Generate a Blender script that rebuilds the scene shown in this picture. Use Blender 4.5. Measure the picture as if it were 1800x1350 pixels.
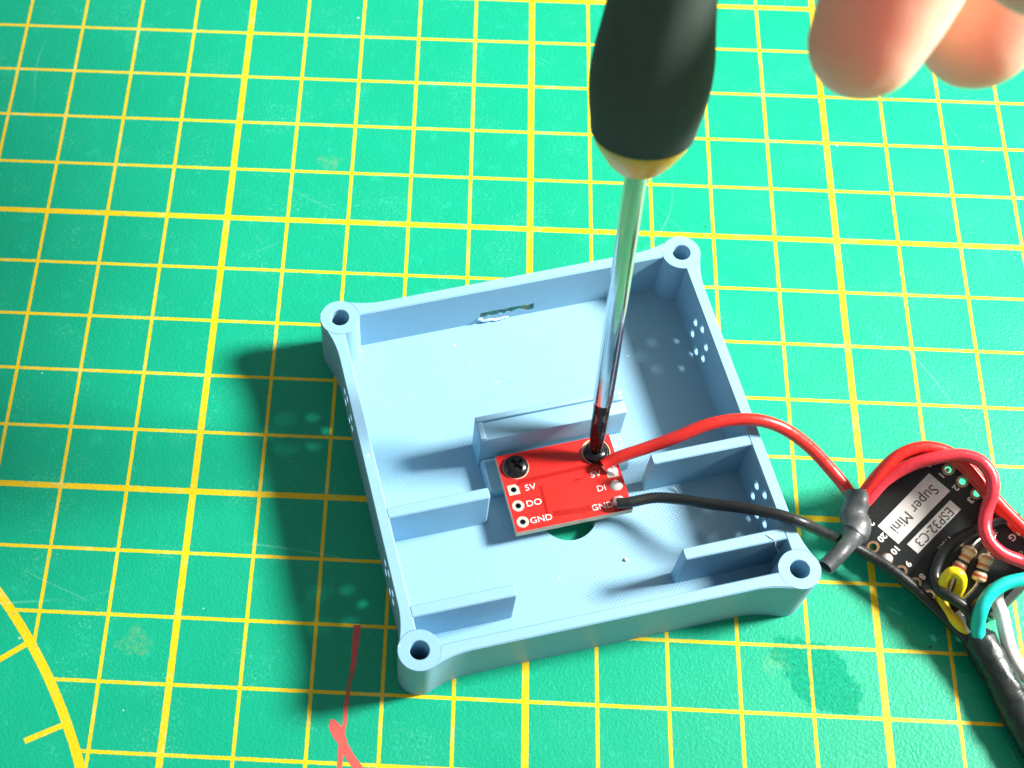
import bpy, bmesh, math, random
from mathutils import Vector, Matrix, noise
S = 0.001                                   # everything below is laid out in millimetres
sc = bpy.context.scene
for o in list(bpy.data.objects): bpy.data.objects.remove(o)
COL = sc.collection
V = Vector

# ------------------------------------------------------------------ camera
cam_d = bpy.data.cameras.new('camera'); cam = bpy.data.objects.new('camera', cam_d); COL.objects.link(cam)
R_ = Matrix(((0.99863506, 0.05170482, -0.00739059), (0.04364788, -0.90385691, -0.42560257), (-0.02868574, 0.42469906, -0.90488001)))
M = Matrix((R_[0], -R_[1], -R_[2])).transposed().to_4x4()
M.translation = V((35.2529, -134.4875, 185.4175)) * S
cam.matrix_world = M
cam_d.sensor_width = 36; cam_d.lens = 48.0
cam_d.shift_x = (900 - 685.14) / 1800; cam_d.shift_y = (851.70 - 675) / 1800
cam_d.clip_start = 0.005; cam_d.clip_end = 20
cam_d.dof.use_dof = True; cam_d.dof.focus_distance = 0.200; cam_d.dof.aperture_fstop = 32
sc.camera = cam

# ------------------------------------------------------------------ light
w = bpy.data.worlds.new('World'); sc.world = w; w.use_nodes = True
w.node_tree.nodes['Background'].inputs['Color'].default_value = (0.93, 0.97, 1.0, 1)
w.node_tree.nodes['Background'].inputs['Strength'].default_value = 0.29
ld = bpy.data.lights.new('desk_lamp_light', 'AREA'); ld.shape = 'DISK'; ld.size = 0.094; ld.energy = 2.2; ld.spread = math.radians(95); ld.color = (1.0, 0.97, 0.93)
lo = bpy.data.objects.new('desk_lamp_light', ld); COL.objects.link(lo)
lo.location = V((405, 36, 282)) * S
lo.rotation_euler = (V((-40, 25, 0)) * S - lo.location).to_track_quat('-Z', 'Y').to_euler()
sc.view_settings.view_transform = 'Standard'; sc.view_settings.look = 'None'
sc.view_settings.exposure = 0; sc.view_settings.gamma = 1; sc.view_settings.use_curve_mapping = False
sc.render.engine = 'CYCLES'
sc.cycles.max_bounces = 6

# ------------------------------------------------------------------ helpers
def link(o, parent=None):
    COL.objects.link(o)
    if parent: o.parent = parent
    return o
def tag(o, label, cat, group=None, kind=None):
    if label: o['label'] = label
    if cat: o['category'] = cat
    if group: o['group'] = group
    if kind: o['kind'] = kind
    return o
def empty(name, loc=(0, 0, 0), mat=None):
    o = bpy.data.objects.new(name, None); o.empty_display_size = 0.005
    if mat is not None: o.matrix_world = mat
    else: o.location = V(loc) * S
    return link(o)
def from_bm(name, bm, mats, parent=None, smooth=False, scale=True):
    me = bpy.data.meshes.new(name)
    if scale: bmesh.ops.scale(bm, vec=(S, S, S), verts=bm.verts)
    bm.to_mesh(me); bm.free()
    for m in (mats if isinstance(mats, (list, tuple)) else [mats]): me.materials.append(m)
    if smooth:
        for p in me.polygons: p.use_smooth = True
    return link(bpy.data.objects.new(name, me), parent)
def smooth_angle(o, ang=40):
    bm = bmesh.new(); bm.from_mesh(o.data)
    for f in bm.faces: f.smooth = True
    for e in bm.edges:
        if len(e.link_faces) == 2 and e.calc_face_angle(0) > math.radians(ang): e.smooth = False
    bm.to_mesh(o.data); bm.free()
def box_bm(x0, x1, y0, y1, z0, z1, bev=0, seg=2, bm=None):
    bm = bm or bmesh.new()
    r = bmesh.ops.create_cube(bm, size=1)
    for v in r['verts']: v.co = V((x0 + (v.co.x + .5) * (x1 - x0), y0 + (v.co.y + .5) * (y1 - y0), z0 + (v.co.z + .5) * (z1 - z0)))
    if bev:
        es = list({e for v in r['verts'] for e in v.link_edges})
        bmesh.ops.bevel(bm, geom=es, offset=bev, segments=seg, affect='EDGES', profile=.5)
    return bm
def prism_bm(poly, z0, z1, ch=0):
    bm = bmesh.new()
    lo_ = [bm.verts.new((x, y, z0)) for x, y in poly]; hi = [bm.verts.new((x, y, z1)) for x, y in poly]
    n = len(poly)
    rings = [lo_, hi]
    if ch:
        tp = []
        for i in range(n):
            (x0, y0), (x1, y1) = poly[i - 1], poly[(i + 1) % n]; t = V((x1 - x0, y1 - y0)).normalized()
            tp.append(bm.verts.new((poly[i][0] - t.y * ch, poly[i][1] + t.x * ch, z1)))
            hi[i].co.z = z1 - ch
        rings.append(tp)
    bm.faces.new(lo_[::-1]); bm.faces.new(rings[-1])
    for A_, B2 in zip(rings, rings[1:]):
        for i in range(n): bm.faces.new((A_[i], A_[(i + 1) % n], B2[(i + 1) % n], B2[i]))
    return bm
def lathe_bm(prof, n=48, bm=None):
    """prof: list of (r, z); ends on the axis close themselves"""
    bm = bm or bmesh.new(); rings = []
    for r, z in prof:
        if r < 1e-6: rings.append([bm.verts.new((0, 0, z))])
        else: rings.append([bm.verts.new((r * math.cos(2 * math.pi * k / n), r * math.sin(2 * math.pi * k / n), z)) for k in range(n)])
    for a, b in zip(rings, rings[1:]):
        for k in range(n):
            k2 = (k + 1) % n
            if len(a) == 1 and len(b) == 1: continue
            if len(a) == 1: bm.faces.new((a[0], b[k], b[k2]))
            elif len(b) == 1: bm.faces.new((a[k], b[0], a[k2])) if False else bm.faces.new((a[k2], a[k], b[0]))
            else: bm.faces.new((a[k], b[k], b[k2], a[k2]))
    bmesh.ops.recalc_face_normals(bm, faces=bm.faces)
    return bm
def spline(pts, sub=8):
    P = [V(p) for p in pts]; P = [P[0] * 2 - P[1]] + P + [P[-1] * 2 - P[-2]]
    out = []
    for i in range(1, len(P) - 2):
        p0, p1, p2, p3 = P[i - 1:i + 3]
        d0, d1, d2 = [max((b - a).length, 1e-4) ** .5 for a, b in ((p0, p1), (p1, p2), (p2, p3))]
        m1 = ((p1 - p0) / d0 - (p2 - p0) / (d0 + d1) + (p2 - p1) / d1) * d1
        m2 = ((p2 - p1) / d1 - (p3 - p1) / (d1 + d2) + (p3 - p2) / d2) * d1
        for k in range(sub):
            t = k / sub
            out.append(p1 * (2*t**3 - 3*t*t + 1) + m1 * (t**3 - 2*t*t + t) + p2 * (-2*t**3 + 3*t*t) + m2 * (t**3 - t*t))
    out.append(P[-2].copy()); return out
def tube_bm(path, rad, n=14, bore=None, wob=0, seed=0, bm=None, flat_end=True):
    """path: dense points, rad: number or f(t, angle); bore: inner radius for an open far end"""
    bm = bm or bmesh.new(); rings = []
    T = [(path[min(i + 1, len(path) - 1)] - path[max(i - 1, 0)]).normalized() for i in range(len(path))]
    u = T[0].orthogonal().normalized()
    for i, (p, t) in enumerate(zip(path, T)):
        u = (u - t * u.dot(t)).normalized(); v = t.cross(u)
        f = i / (len(path) - 1); ring = []
        for k in range(n):
            a = 2 * math.pi * k / n
            r = rad(f, a) if callable(rad) else rad
            d = u * math.cos(a) + v * math.sin(a)
            if wob: r *= 1 + wob * noise.noise((p + d * r) * .9 + V((seed * 7.3, 0, 0)))
            ring.append(bm.verts.new(p + d * r))
        rings.append(ring)
    if bore:
        p, t = path[-1], T[-1]; v = t.cross(u)
        for dep in (0, 1.5, 4.0):
            q = p - t * dep
            rings.append([bm.verts.new(q + (u * math.cos(2*math.pi*k/n) + v * math.sin(2*math.pi*k/n)) * bore) for k in range(n)])
    for a, b in zip(rings, rings[1:]):
        for k in range(n): bm.faces.new((a[k], a[(k + 1) % n], b[(k + 1) % n], b[k]))
    bm.faces.new(rings[0][::-1]); bm.faces.new(rings[-1])
    bmesh.ops.recalc_face_normals(bm, faces=bm.faces)
    return bm
def cyl_between(a, b, r0, r1=None, n=20, bm=None):
    return tube_bm([V(a), V(a).lerp(V(b), .5), V(b)], (lambda f, g: r0 + ((r0 if r1 is None else r1) - r0) * f), n=n, bm=bm)
def boolean(o, cutters, op='DIFFERENCE'):
    for c in cutters:
        m = o.modifiers.new('b', 'BOOLEAN'); m.operation = op; m.solver = 'EXACT'; m.object = c
    return bake(o, cutters)
def bake(o, extra=()):
    bpy.context.view_layer.update()
    dg = bpy.context.evaluated_depsgraph_get()
    me = bpy.data.meshes.new_from_object(o.evaluated_get(dg))
    o.modifiers.clear(); old = o.data; o.data = me
    bpy.data.meshes.remove(old)
    for c in extra: bpy.data.objects.remove(c)
    return o
def text_mesh(name, body, size, mat, parent, loc, rotz=0, align='CENTER', thick=0.0, sx=1.0, bold=0.0):
    cu = bpy.data.curves.new(name, 'FONT'); cu.body = body; cu.size = size * S; cu.align_x = align; cu.align_y = 'CENTER'
    cu.extrude = thick * S; cu.offset = bold * S; cu.resolution_u = 4
    t = bpy.data.objects.new(name, cu); COL.objects.link(t)
    bpy.context.view_layer.update()
    me = bpy.data.meshes.new_from_object(t.evaluated_get(bpy.context.evaluated_depsgraph_get()))
    bpy.data.objects.remove(t); me.materials.clear(); me.materials.append(mat)
    o = link(bpy.data.objects.new(name, me), parent)
    o.location = V(loc) * S; o.rotation_euler = (0, 0, rotz); o.scale = (sx, 1, 1)
    return o

# ------------------------------------------------------------------ materials
class NT:
    def __init__(s, name):
        s.m = bpy.data.materials.new(name); s.m.use_nodes = True; s.t = s.m.node_tree; s.n = s.t.nodes
        s.b = s.n['Principled BSDF']; s._obj = None
    def new(s, typ, **kw):
        n = s.n.new(typ)
        for k, v in kw.items(): setattr(n, k, v)
        return n
    def plug(s, sock, v):
        if v is None: return
        if isinstance(v, bpy.types.NodeSocket): s.t.links.new(v, sock)
        else: sock.default_value = v
    def math(s, op, a, b=None, c=None, clamp=False):
        n = s.new('ShaderNodeMath', operation=op, use_clamp=clamp)
        for i, v in enumerate((a, b, c)): s.plug(n.inputs[i], v)
        return n.outputs[0]
    def vmath(s, op, a, b=None, scale=None):
        n = s.new('ShaderNodeVectorMath', operation=op)
        s.plug(n.inputs[0], a); s.plug(n.inputs[1], b)
        if scale is not None: s.plug(n.inputs['Scale'], scale)
        return n.outputs['Value'] if op in ('LENGTH', 'DISTANCE', 'DOT_PRODUCT') else n.outputs[0]
    def mm(s):
        if s._obj is None:
            tc = s.new('ShaderNodeTexCoord'); s._obj = s.vmath('SCALE', tc.outputs['Object'], scale=1000.0)
        return s._obj
    def sep(s, v):
        n = s.new('ShaderNodeSeparateXYZ'); s.plug(n.inputs[0], v); return n.outputs
    def noise(s, scale, detail=3, rough=.55, vec=None, dist=0, out='Fac'):
        n = s.new('ShaderNodeTexNoise'); n.noise_dimensions = '3D'
        s.plug(n.inputs['Vector'], vec if vec is not None else s.mm())
        n.inputs['Scale'].default_value = scale; n.inputs['Detail'].default_value = detail; n.inputs['Roughness'].default_value = rough; n.inputs['Distortion'].default_value = dist
        return n.outputs[out]
    def step(s, v, lo_, hi, a=0.0, b=1.0):
        n = s.new('ShaderNodeMapRange'); n.interpolation_type = 'SMOOTHSTEP'
        s.plug(n.inputs['Value'], v)
        for k, x in (('From Min', lo_), ('From Max', hi), ('To Min', a), ('To Max', b)): s.plug(n.inputs[k], x)
        return n.outputs[0]
    def mix(s, f, a, b, typ='MIX'):
        n = s.new('ShaderNodeMix', data_type='RGBA', blend_type=typ)
        s.plug(n.inputs[0], f)
        for i, v in ((6, a), (7, b)):
            if isinstance(v, (tuple, list)): v = tuple(v) + ((1,) if len(v) == 3 else ())
            s.plug(n.inputs[i], v)
        return n.outputs[2]
    def bump(s, h, dist, strength=1.0, normal=None):
        n = s.new('ShaderNodeBump'); s.plug(n.inputs['Height'], h); n.inputs['Distance'].default_value = dist * S; s.plug(n.inputs['Strength'], strength)
        if normal is not None: s.plug(n.inputs['Normal'], normal)
        return n.outputs[0]
    def bevel(s, r, samples=4):
        n = s.new('ShaderNodeBevel'); n.samples = samples; n.inputs['Radius'].default_value = r * S; return n.outputs[0]
    def set(s, **kw):
        for k, v in kw.items():
            k = k.replace('_', ' ')
            if isinstance(v, (tuple, list)) and len(v) == 3 and s.b.inputs[k].type == 'RGBA': v = tuple(v) + (1,)
            s.plug(s.b.inputs[k], v)
        return s.m

def simple(name, col, rough=.4, metal=0.0, var=.12, nscale=.8, bump=.0, bscale=6, spec=.5, coat=0, sss=0, bev=0, rvar=.12):
    t = NT(name); f = t.noise(nscale, 4)
    c = t.mix(f, [x * (1 - var) for x in col], [min(1, x * (1 + var)) for x in col])
    r = t.step(t.noise(nscale * 3, 3), .25, .75, max(.02, rough - rvar), min(1, rough + rvar))
    nrm = t.bevel(bev) if bev else None
    if bump: nrm = t.bump(t.noise(bscale, 3), bump, 1, nrm)
    t.set(Base_Color=c, Roughness=r, Metallic=metal, Specular_IOR_Level=spec, Coat_Weight=coat, Coat_Roughness=.15)
    if nrm is not None: t.set(Normal=nrm)
    if sss:
        t.set(Subsurface_Weight=sss, Subsurface_Scale=.0012); t.b.inputs['Subsurface Radius'].default_value = (1, .8, .7)
    return t.m

def mat_cutting():
    t = NT('cutting_mat_pvc'); P = t.mm()
    wig = t.vmath('SCALE', t.vmath('SUBTRACT', t.noise(1.6, 2, out='Color'), (.5, .5, .5)), scale=.16)
    Pw = t.vmath('ADD', P, wig); x, y, z = t.sep(Pw)
    def lines(c, period, half):
        d = t.math('ABSOLUTE', t.math('SUBTRACT', t.math('PINGPONG', t.math('ADD', c, 2000.0), period / 2), 0.0))
        return t.step(d, half - .05, half + .05, 1, 0)
    grid = t.math('MAXIMUM', t.math('MAXIMUM', lines(x, 10, .25), lines(y, 10, .26)), t.math('MAXIMUM', lines(x, 50, .49), lines(y, 50, .47)))
    # protractor arc printed at the lower left: no grid inside it, ticks pointing inwards
    rel = t.vmath('SUBTRACT', Pw, (-90.5, -125.3, 0)); rx, ry, rz = t.sep(rel)
    r = t.math('SQRT', t.math('ADD', t.math('MULTIPLY', rx, rx), t.math('MULTIPLY', ry, ry)))
    inside = t.step(r, 86.0, 86.1, 1, 0)
    arc = t.step(t.math('ABSOLUTE', t.math('SUBTRACT', r, 86.3)), .62, .72, 1, 0)
    ang = t.math('MULTIPLY', t.math('SUBTRACT', t.math('ARCTAN2', ry, rx), math.radians(35.9 - 90)), 180 / math.pi)
    dang = t.math('PINGPONG', ang, 4.5)
    dtick = t.math('MULTIPLY', t.math('MULTIPLY', dang, math.pi / 180), r)
    tick = t.math('MULTIPLY', t.step(dtick, .36, .46, 1, 0), t.math('MULTIPLY', t.step(r, 80.1, 80.2), t.step(r, 86.3, 86.4, 1, 0)))
    ink = t.math('MAXIMUM', t.math('MULTIPLY', grid, t.math('SUBTRACT', 1.0, inside)), t.math('MAXIMUM', arc, tick))
    # worn print
    ink = t.math('MULTIPLY', ink, t.step(t.noise(.9, 5, .7), .30, .44, .35, 1))
    g = t.mix(t.noise(.045, 4, .6), (.003, .30, .155), (.005, .37, .205))
    g = t.mix(t.step(t.noise(.35, 5, .65), .55, .8), g, (.014, .42, .26))
    yel = t.mix(t.noise(.3, 3), (.78, .50, .004), (.82, .57, .012))
    yel = t.mix(t.step(t.noise(.22, 4, .65), .52, .72, 0, .55), yel, (.74, .66, .22))
    fine = t.noise(4.2, 2, .7)
    g = t.mix(t.step(fine, .42, .66, 0, .30), g, (.006, .50, .33)); g = t.mix(t.step(fine, .36, .24, 0, .35), g, (.0, .20, .10))
    c = t.mix(ink, g, yel)
    # knife scars: pale hairlines in three directions
    scr = None
    for k, (an, sc_, th) in enumerate(((.35, .021, .0028), (1.2, .016, .0022), (2.35, .024, .0026))):
        mp = t.new('ShaderNodeMapping'); t.plug(mp.inputs['Vector'], P); mp.inputs['Rotation'].default_value = (0, 0, an); mp.inputs['Location'].default_value = (13.7 * k, 7.1 * k, 0)
        xx, yy, zz = t.sep(mp.outputs[0])
        warp = t.noise(.012, 1, vec=mp.outputs[0])
        wv = t.math('PINGPONG', t.math('ADD', t.math('MULTIPLY', xx, sc_), t.math('MULTIPLY', warp, 1.6)), .5)
        gate = t.step(t.noise(.03, 2, vec=t.vmath('ADD', P, (31.0 * k, 50, 0))), .56, .66)
        s1 = t.math('MULTIPLY', t.step(wv, th * .5, th * 1.6, 1, 0), gate)
        scr = s1 if scr is None else t.math('MAXIMUM', scr, s1)
    scr = t.math('MULTIPLY', scr, t.noise(.6, 4))
    c = t.mix(t.math('MULTIPLY', scr, .4), c, (.25, .68, .50))
    # scuffs: clouds of fine pale specks, and loose dust in white and black
    vo = t.new('ShaderNodeTexVoronoi'); t.plug(vo.inputs['Vector'], P); vo.inputs['Scale'].default_value = .14
    white = t.math('MULTIPLY', t.step(vo.outputs['Distance'], .02, .034, 1, 0), t.step(t.noise(.05, 1), .5, .54))
    vb = t.new('ShaderNodeTexVoronoi'); t.plug(vb.inputs['Vector'], t.vmath('ADD', P, (40, 21, 0))); vb.inputs['Scale'].default_value = .12
    black = t.math('MULTIPLY', t.step(vb.outputs['Distance'], .018, .032, 1, 0), t.step(t.noise(.06, 1, vec=t.vmath('ADD', P, (9, 70, 0))), .46, .5))
    scuff = t.math('MULTIPLY', t.step(t.noise(2.2, 4, .75), .52, .64), t.step(t.noise(.10, 4, .65, vec=t.vmath('ADD', P, (77, 12, 0))), .50, .70))
    c = t.mix(t.math('MULTIPLY', scuff, .42), c, (.16, .62, .45))
    # stains that have a shape of their own
    def blot(px, py, rad, amp, sc_):
        d = t.vmath('DISTANCE', P, (px, py, 0.0))
        d = t.math('ADD', d, t.math('MULTIPLY', t.math('SUBTRACT', sc_, .5), amp))
        return t.step(d, rad - .35, rad + .35, 1, 0)
    wn = t.noise(.26, 5, .65)
    worn = t.math('MAXIMUM', t.math('MAXIMUM', blot(90.6, -74.2, 4.6, 9, wn), blot(93.5, -76.5, 3.6, 7, wn)), t.math('MAXIMUM', blot(87.5, -70.6, 2.4, 8, wn), blot(113, -70.5, 2.5, 8, wn)))
    sn = t.noise(.45, 4, .65); sg = t.step(t.noise(1.2, 4, .7), .36, .66, 0, .17)
    for bx, by, br in ((-5.4, -74.1, 2.2), (16.2, 12.1, 1.6), (85.4, -72.4, 1.7)):
        c = t.mix(t.math('MULTIPLY', blot(bx, by, br, 6, sn), sg), c, (.42, .40, .06))
    c = t.mix(t.math('MULTIPLY', worn, t.step(t.noise(1.6, 3, .7), .35, .6, .62, .2)), c, (.0, .20, .105))  # worn patches: colour also darkened to stand for the sheen missing there
    c = t.mix(white, c, (.8, .85, .82)); c = t.mix(black, c, (.01, .015, .015))
    # leathery emboss
    v2 = t.new('ShaderNodeTexVoronoi'); t.plug(v2.inputs['Vector'], t.vmath('ADD', P, t.vmath('SCALE', t.noise(1.5, 2, out='Color'), scale=.9))); v2.inputs['Scale'].default_value = 2.1
    emb = t.math('ADD', t.math('MULTIPLY', t.noise(2.6, 3, .6, dist=.8), .6), t.math('MULTIPLY', v2.outputs['Distance'], .5))
    nb = t.bump(emb, .11, t.step(worn, 0, 1, .55, 1.0))
    rough = t.step(t.noise(.06, 4, .6), .3, .7, .38, .48)
    rough = t.math('ADD', rough, t.math('MULTIPLY', worn, .22))
    spec = t.step(worn, 0, 1, .28, .12)
    return t.set(Base_Color=c, Roughness=rough, Specular_IOR_Level=spec, Normal=nb)

def mat_print():
    """pale blue printed plastic: layer lines on walls, diagonal infill lines on flats"""
    t = NT('blue_printed_plastic'); P = t.mm(); x, y, z = t.sep(P)
    geo = t.new('ShaderNodeNewGeometry'); nz = t.math('ABSOLUTE', t.sep(geo.outputs['Normal'])[2])
    flat = t.step(nz, .7, .8)
    nlo = t.noise(.5, 2)
    layer = t.math('SINE', t.math('ADD', t.math('MULTIPLY', z, 2 * math.pi / .22), t.math('MULTIPLY', nlo, 1.5)))
    diag = t.math('SINE', t.math('ADD', t.math('MULTIPLY', t.math('ADD', x, y), 2 * math.pi / .62), t.math('MULTIPLY', t.noise(.35, 2), 2.0)))
    diag2 = t.math('MULTIPLY', t.math('SINE', t.math('MULTIPLY', t.math('SUBTRACT', x, y), 2 * math.pi / .62)), t.step(t.noise(.12, 2), .45, .62))
    h = t.math('ADD', t.math('MULTIPLY', t.math('ADD', diag, diag2), t.math('MULTIPLY', flat, t.math('MULTIPLY', t.step(t.noise(.09, 3), .40, .62, .12, .75), t.step(z, 2.5, 3.5, 1, .22)))), t.math('MULTIPLY', layer, t.math('SUBTRACT', 1.0, flat)))
    seam = t.step(t.noise(1.0, 2, vec=t.vmath('MULTIPLY', P, (.02, .02, 2.2))), .6, .72)
    h = t.math('ADD', h, t.math('MULTIPLY', t.math('MULTIPLY', seam, t.math('SUBTRACT', 1.0, flat)), 1.5))
    nb = t.bump(h, .017, .9)
    nb = t.bump(t.noise(3.0, 3), .03, .5, nb)
    c = t.mix(t.noise(.12, 3), (.225, .435, .585), (.25, .468, .62))
    v = t.new('ShaderNodeTexVoronoi'); t.plug(v.inputs['Vector'], P); v.inputs['Scale'].default_value = .2
    speck = t.math('MULTIPLY', t.step(v.outputs['Distance'], .03, .05, 1, 0), t.step(t.noise(.2, 1), .52, .56))
    scf = t.math('MULTIPLY', t.step(t.noise(1.3, 5, .75, vec=t.vmath('MULTIPLY', P, (1, .25, 1))), .62, .74), .18)
    c = t.mix(t.math('MAXIMUM', scf, t.math('MULTIPLY', speck, .8)), c, (.72, .86, .9))
    return t.set(Base_Color=c, Roughness=t.step(t.noise(.8, 3), .3, .7, .40, .52), Specular_IOR_Level=.45, Normal=nb)

def mat_skin():
    t = NT('skin'); P = t.mm()
    c = t.mix(t.noise(.16, 4, .6), (.97, .47, .33), (.98, .56, .42))
    c = t.mix(t.step(t.noise(.9, 4, .7), .5, .75, 0, .5), c, (.96, .40, .28))
    wv = t.new('ShaderNodeTexWave'); wv.wave_type = 'RINGS'; t.plug(wv.inputs['Vector'], P); wv.inputs['Scale'].default_value = .55; wv.inputs['Distortion'].default_value = 5; wv.inputs['Detail'].default_value = 1; wv.inputs['Detail Scale'].default_value = .25
    h = t.math('ADD', t.math('MULTIPLY', wv.outputs['Fac'], .08), t.noise(2.2, 4, .65))
    return t.set(Base_Color=c, Roughness=.48, Specular_IOR_Level=.42, Subsurface_Weight=.9, Subsurface_Scale=.012, Normal=t.bump(h, .08, .7))

def mat_grip():
    t = NT('black_grip_rubber')
    c = t.mix(t.noise(.5, 4), (.060, .083, .072), (.082, .104, .092))
    v = t.new('ShaderNodeTexVoronoi'); t.plug(v.inputs['Vector'], t.mm()); v.inputs['Scale'].default_value = .16
    c = t.mix(t.math('MULTIPLY', t.step(v.outputs['Distance'], .03, .05, 1, 0), t.step(t.noise(.15, 1), .5, .55)), c, (.3, .32, .28))
    return t.set(Base_Color=c, Roughness=t.step(t.noise(.7, 3), .3, .7, .88, .98), Specular_IOR_Level=.25, Normal=t.bump(t.noise(5, 3), .05, .8))

def mat_chrome():
    t = NT('chrome_steel'); P = t.mm()
    h = t.noise(1.0, 3, .6, vec=t.vmath('MULTIPLY', P, (7, 7, .35)))
    r = t.math('ADD', .11, t.math('MULTIPLY', t.step(t.noise(.6, 4, .7), .4, .7), .10))
    return t.set(Base_Color=(.62, .64, .64), Metallic=1.0, Roughness=r, Normal=t.bump(h, .004, .6))

def mat_blade():
    t = NT('worn_black_oxide'); P = t.mm()
    wear = t.step(t.noise(.9, 5, .7, vec=t.vmath('MULTIPLY', P, (1, 1, .45))), .52, .66)
    c = t.mix(wear, (.030, .024, .024), (.20, .17, .14))
    return t.set(Base_Color=c, Metallic=.85, Roughness=t.step(wear, 0, 1, .22, .38), Normal=t.bump(t.noise(2.5, 3), .03, .5))

def mat_resistor():
    t = NT('resistor_body'); x, y, z = t.sep(t.mm())
    c = t.mix(t.noise(.9, 3), (.74, .57, .34), (.82, .68, .45))
    for z0, hw, col in ((-1.25, .22, (.45, .10, .05)), (-.45, .20, (.012, .010, .016)), (.35, .22, (.62, .20, .06)), (1.45, .14, (.60, .42, .16))):
        c = t.mix(t.step(t.math('ABSOLUTE', t.math('SUBTRACT', z, z0)), hw - .04, hw + .04, 1, 0), c, col)
    return t.set(Base_Color=c, Roughness=.35, Coat_Weight=.3, Normal=t.bump(t.noise(2, 3), .06, .5))

def mat_ink():
    t = NT('red_marker_ink'); P = t.mm(); x, y, z = t.sep(P)
    faint = t.step(y, -81.5, -79.5, 0, 1); faint = t.math('MULTIPLY', faint, t.step(y, -77.5, -76, 1, 0))
    c = t.mix(t.noise(1.2, 4), (.62, .07, .06), (.70, .13, .11))
    al = t.math('MULTIPLY', t.step(t.noise(2.2, 4, .7), .2, .5, .62, .95), t.math('SUBTRACT', 1.0, t.math('MULTIPLY', faint, .45)))
    return t.set(Base_Color=c, Roughness=.45, Alpha=al)

def mat_shrink(name, col, rough):
    t = NT(name); P = t.mm()
    c = t.mix(t.noise(.7, 5, .65), [x * .7 for x in col], [x * 1.5 for x in col])
    h = t.math('ADD', t.noise(1.1, 4, .6), t.math('MULTIPLY', t.noise(4.5, 2), .3))
    return t.set(Base_Color=c, Roughness=t.step(t.noise(.9, 4), .3, .7, rough - .1, rough + .12), Specular_IOR_Level=.55, Normal=t.bump(h, .08, .6))

M_mat = mat_cutting(); M_blue = mat_print(); M_skin = mat_skin(); M_grip = mat_grip(); M_chrome = mat_chrome(); M_blade = mat_blade(); M_ink = mat_ink(); M_res = mat_resistor()
M_yellowplastic = simple('amber_plastic', (.99, .44, .004), .34, sss=1.0, var=.05)
for n_ in M_yellowplastic.node_tree.nodes:
    if n_.type == 'BSDF_PRINCIPLED': n_.inputs['Subsurface Scale'].default_value = .012; n_.inputs['Subsurface Radius'].default_value = (1, .32, .02)
M_red = simple('red_solder_mask', (.66, .016, .012), .36, var=.07, nscale=.5, bump=.012, bscale=5, coat=.25, rvar=.03)
M_redtrace = simple('red_mask_over_copper', (.36, .006, .006), .30, var=.04, coat=.25, rvar=.03)
M_fr4 = simple('raw_board_edge', (.72, .55, .38), .7, var=.2, nscale=2.5, bump=.05)
M_silk = simple('white_silkscreen', (.87, .87, .84), .55, var=.05, nscale=2)
M_solder = simple('solder', (.88, .87, .83), .36, metal=.55, var=.08, bump=.05, bscale=2.5)
M_screw_holeshade = simple('black_screw_and_hole_shade', (.012, .014, .014), .22, metal=.4, var=.3, bump=.01, spec=.7)
M_blackboard = simple('black_solder_mask', (.014, .018, .017), .42, var=.35, nscale=1.2, bump=.02, bscale=4)
M_gold = simple('tinned_gold_pad', (.62, .40, .25), .36, metal=.8, var=.15)
M_hole = simple('dark_board_text', (.07, .075, .07), .6, var=.15)
M_usb = simple('usb_steel', (.52, .50, .44), .28, metal=1, var=.15, bump=.02)
M_lead = simple('tinned_lead', (.66, .62, .54), .3, metal=.9)
def pvc(name, col, rough=.36): return simple(name, col, rough, var=.07, nscale=.5, bump=.03, bscale=1.4, spec=.5, coat=.15)
M_wred = pvc('red_silicone', (.66, .022, .016)); M_wred2 = pvc('orange_red_silicone', (.68, .050, .028)); M_wpink = pvc('pink_red_silicone', (.80, .042, .062), .3)
M_wblack = pvc('black_silicone', (.011, .014, .014), .40); M_wyel = pvc('yellow_silicone', (.90, .66, .004)); M_wwhite = pvc('white_silicone', (.76, .77, .74)); M_wteal = pvc('teal_silicone', (.004, .56, .48))
M_shrinkg = mat_shrink('grey_heat_shrink', (.045, .054, .055), .42); M_shrinkb = mat_shrink('black_heat_shrink', (.012, .020, .018), .34)
M_torn = simple('torn_white_plastic', (.42, .62, .72), .65, var=.2, bump=.2, bscale=1.5)
M_dust = simple('pale_crumb', (.78, .70, .55), .7)
M_fibre = simple('pale_fibre', (.62, .72, .74), .5)

# ------------------------------------------------------------------ the mat
mat_o = from_bm('cutting_mat', box_bm(-330, 430, -290, 310, -3, 0, bm=None), M_mat)
tag(mat_o, 'green cutting mat with yellow centimetre grid under everything', 'cutting mat', kind='structure')
def ribbon(name, pts, parent, z):
    bm = bmesh.new(); prev = None
    P = [V((x, y, 0)) for x, y, w_ in pts]
    for i, (x, y, w_) in enumerate(pts):
        t = (P[min(i + 1, len(P) - 1)] - P[max(i - 1, 0)]).normalized(); n_ = V((-t.y, t.x, 0))
        j = .12 * noise.noise(V((x * .9, y * .9, 3)))
        a = bm.verts.new(V((x, y, z)) + n_ * (w_ + j)); b = bm.verts.new(V((x, y, z)) - n_ * (w_ - j))
        if prev: bm.faces.new((prev[0], prev[1], b, a))
        prev = (a, b)
    bmesh.ops.recalc_face_normals(bm, faces=bm.faces)
    return from_bm(name, bm, M_ink, parent)
def rib_pts(knots, n=14):
    out = []
    for (x0, y0, w0), (x1, y1, w1) in zip(knots, knots[1:]):
        for k in range(n):
            f = k / n; out.append((x0 + (x1 - x0) * f, y0 + (y1 - y0) * f, w0 + (w1 - w0) * f))
    return out + [knots[-1]]
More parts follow.
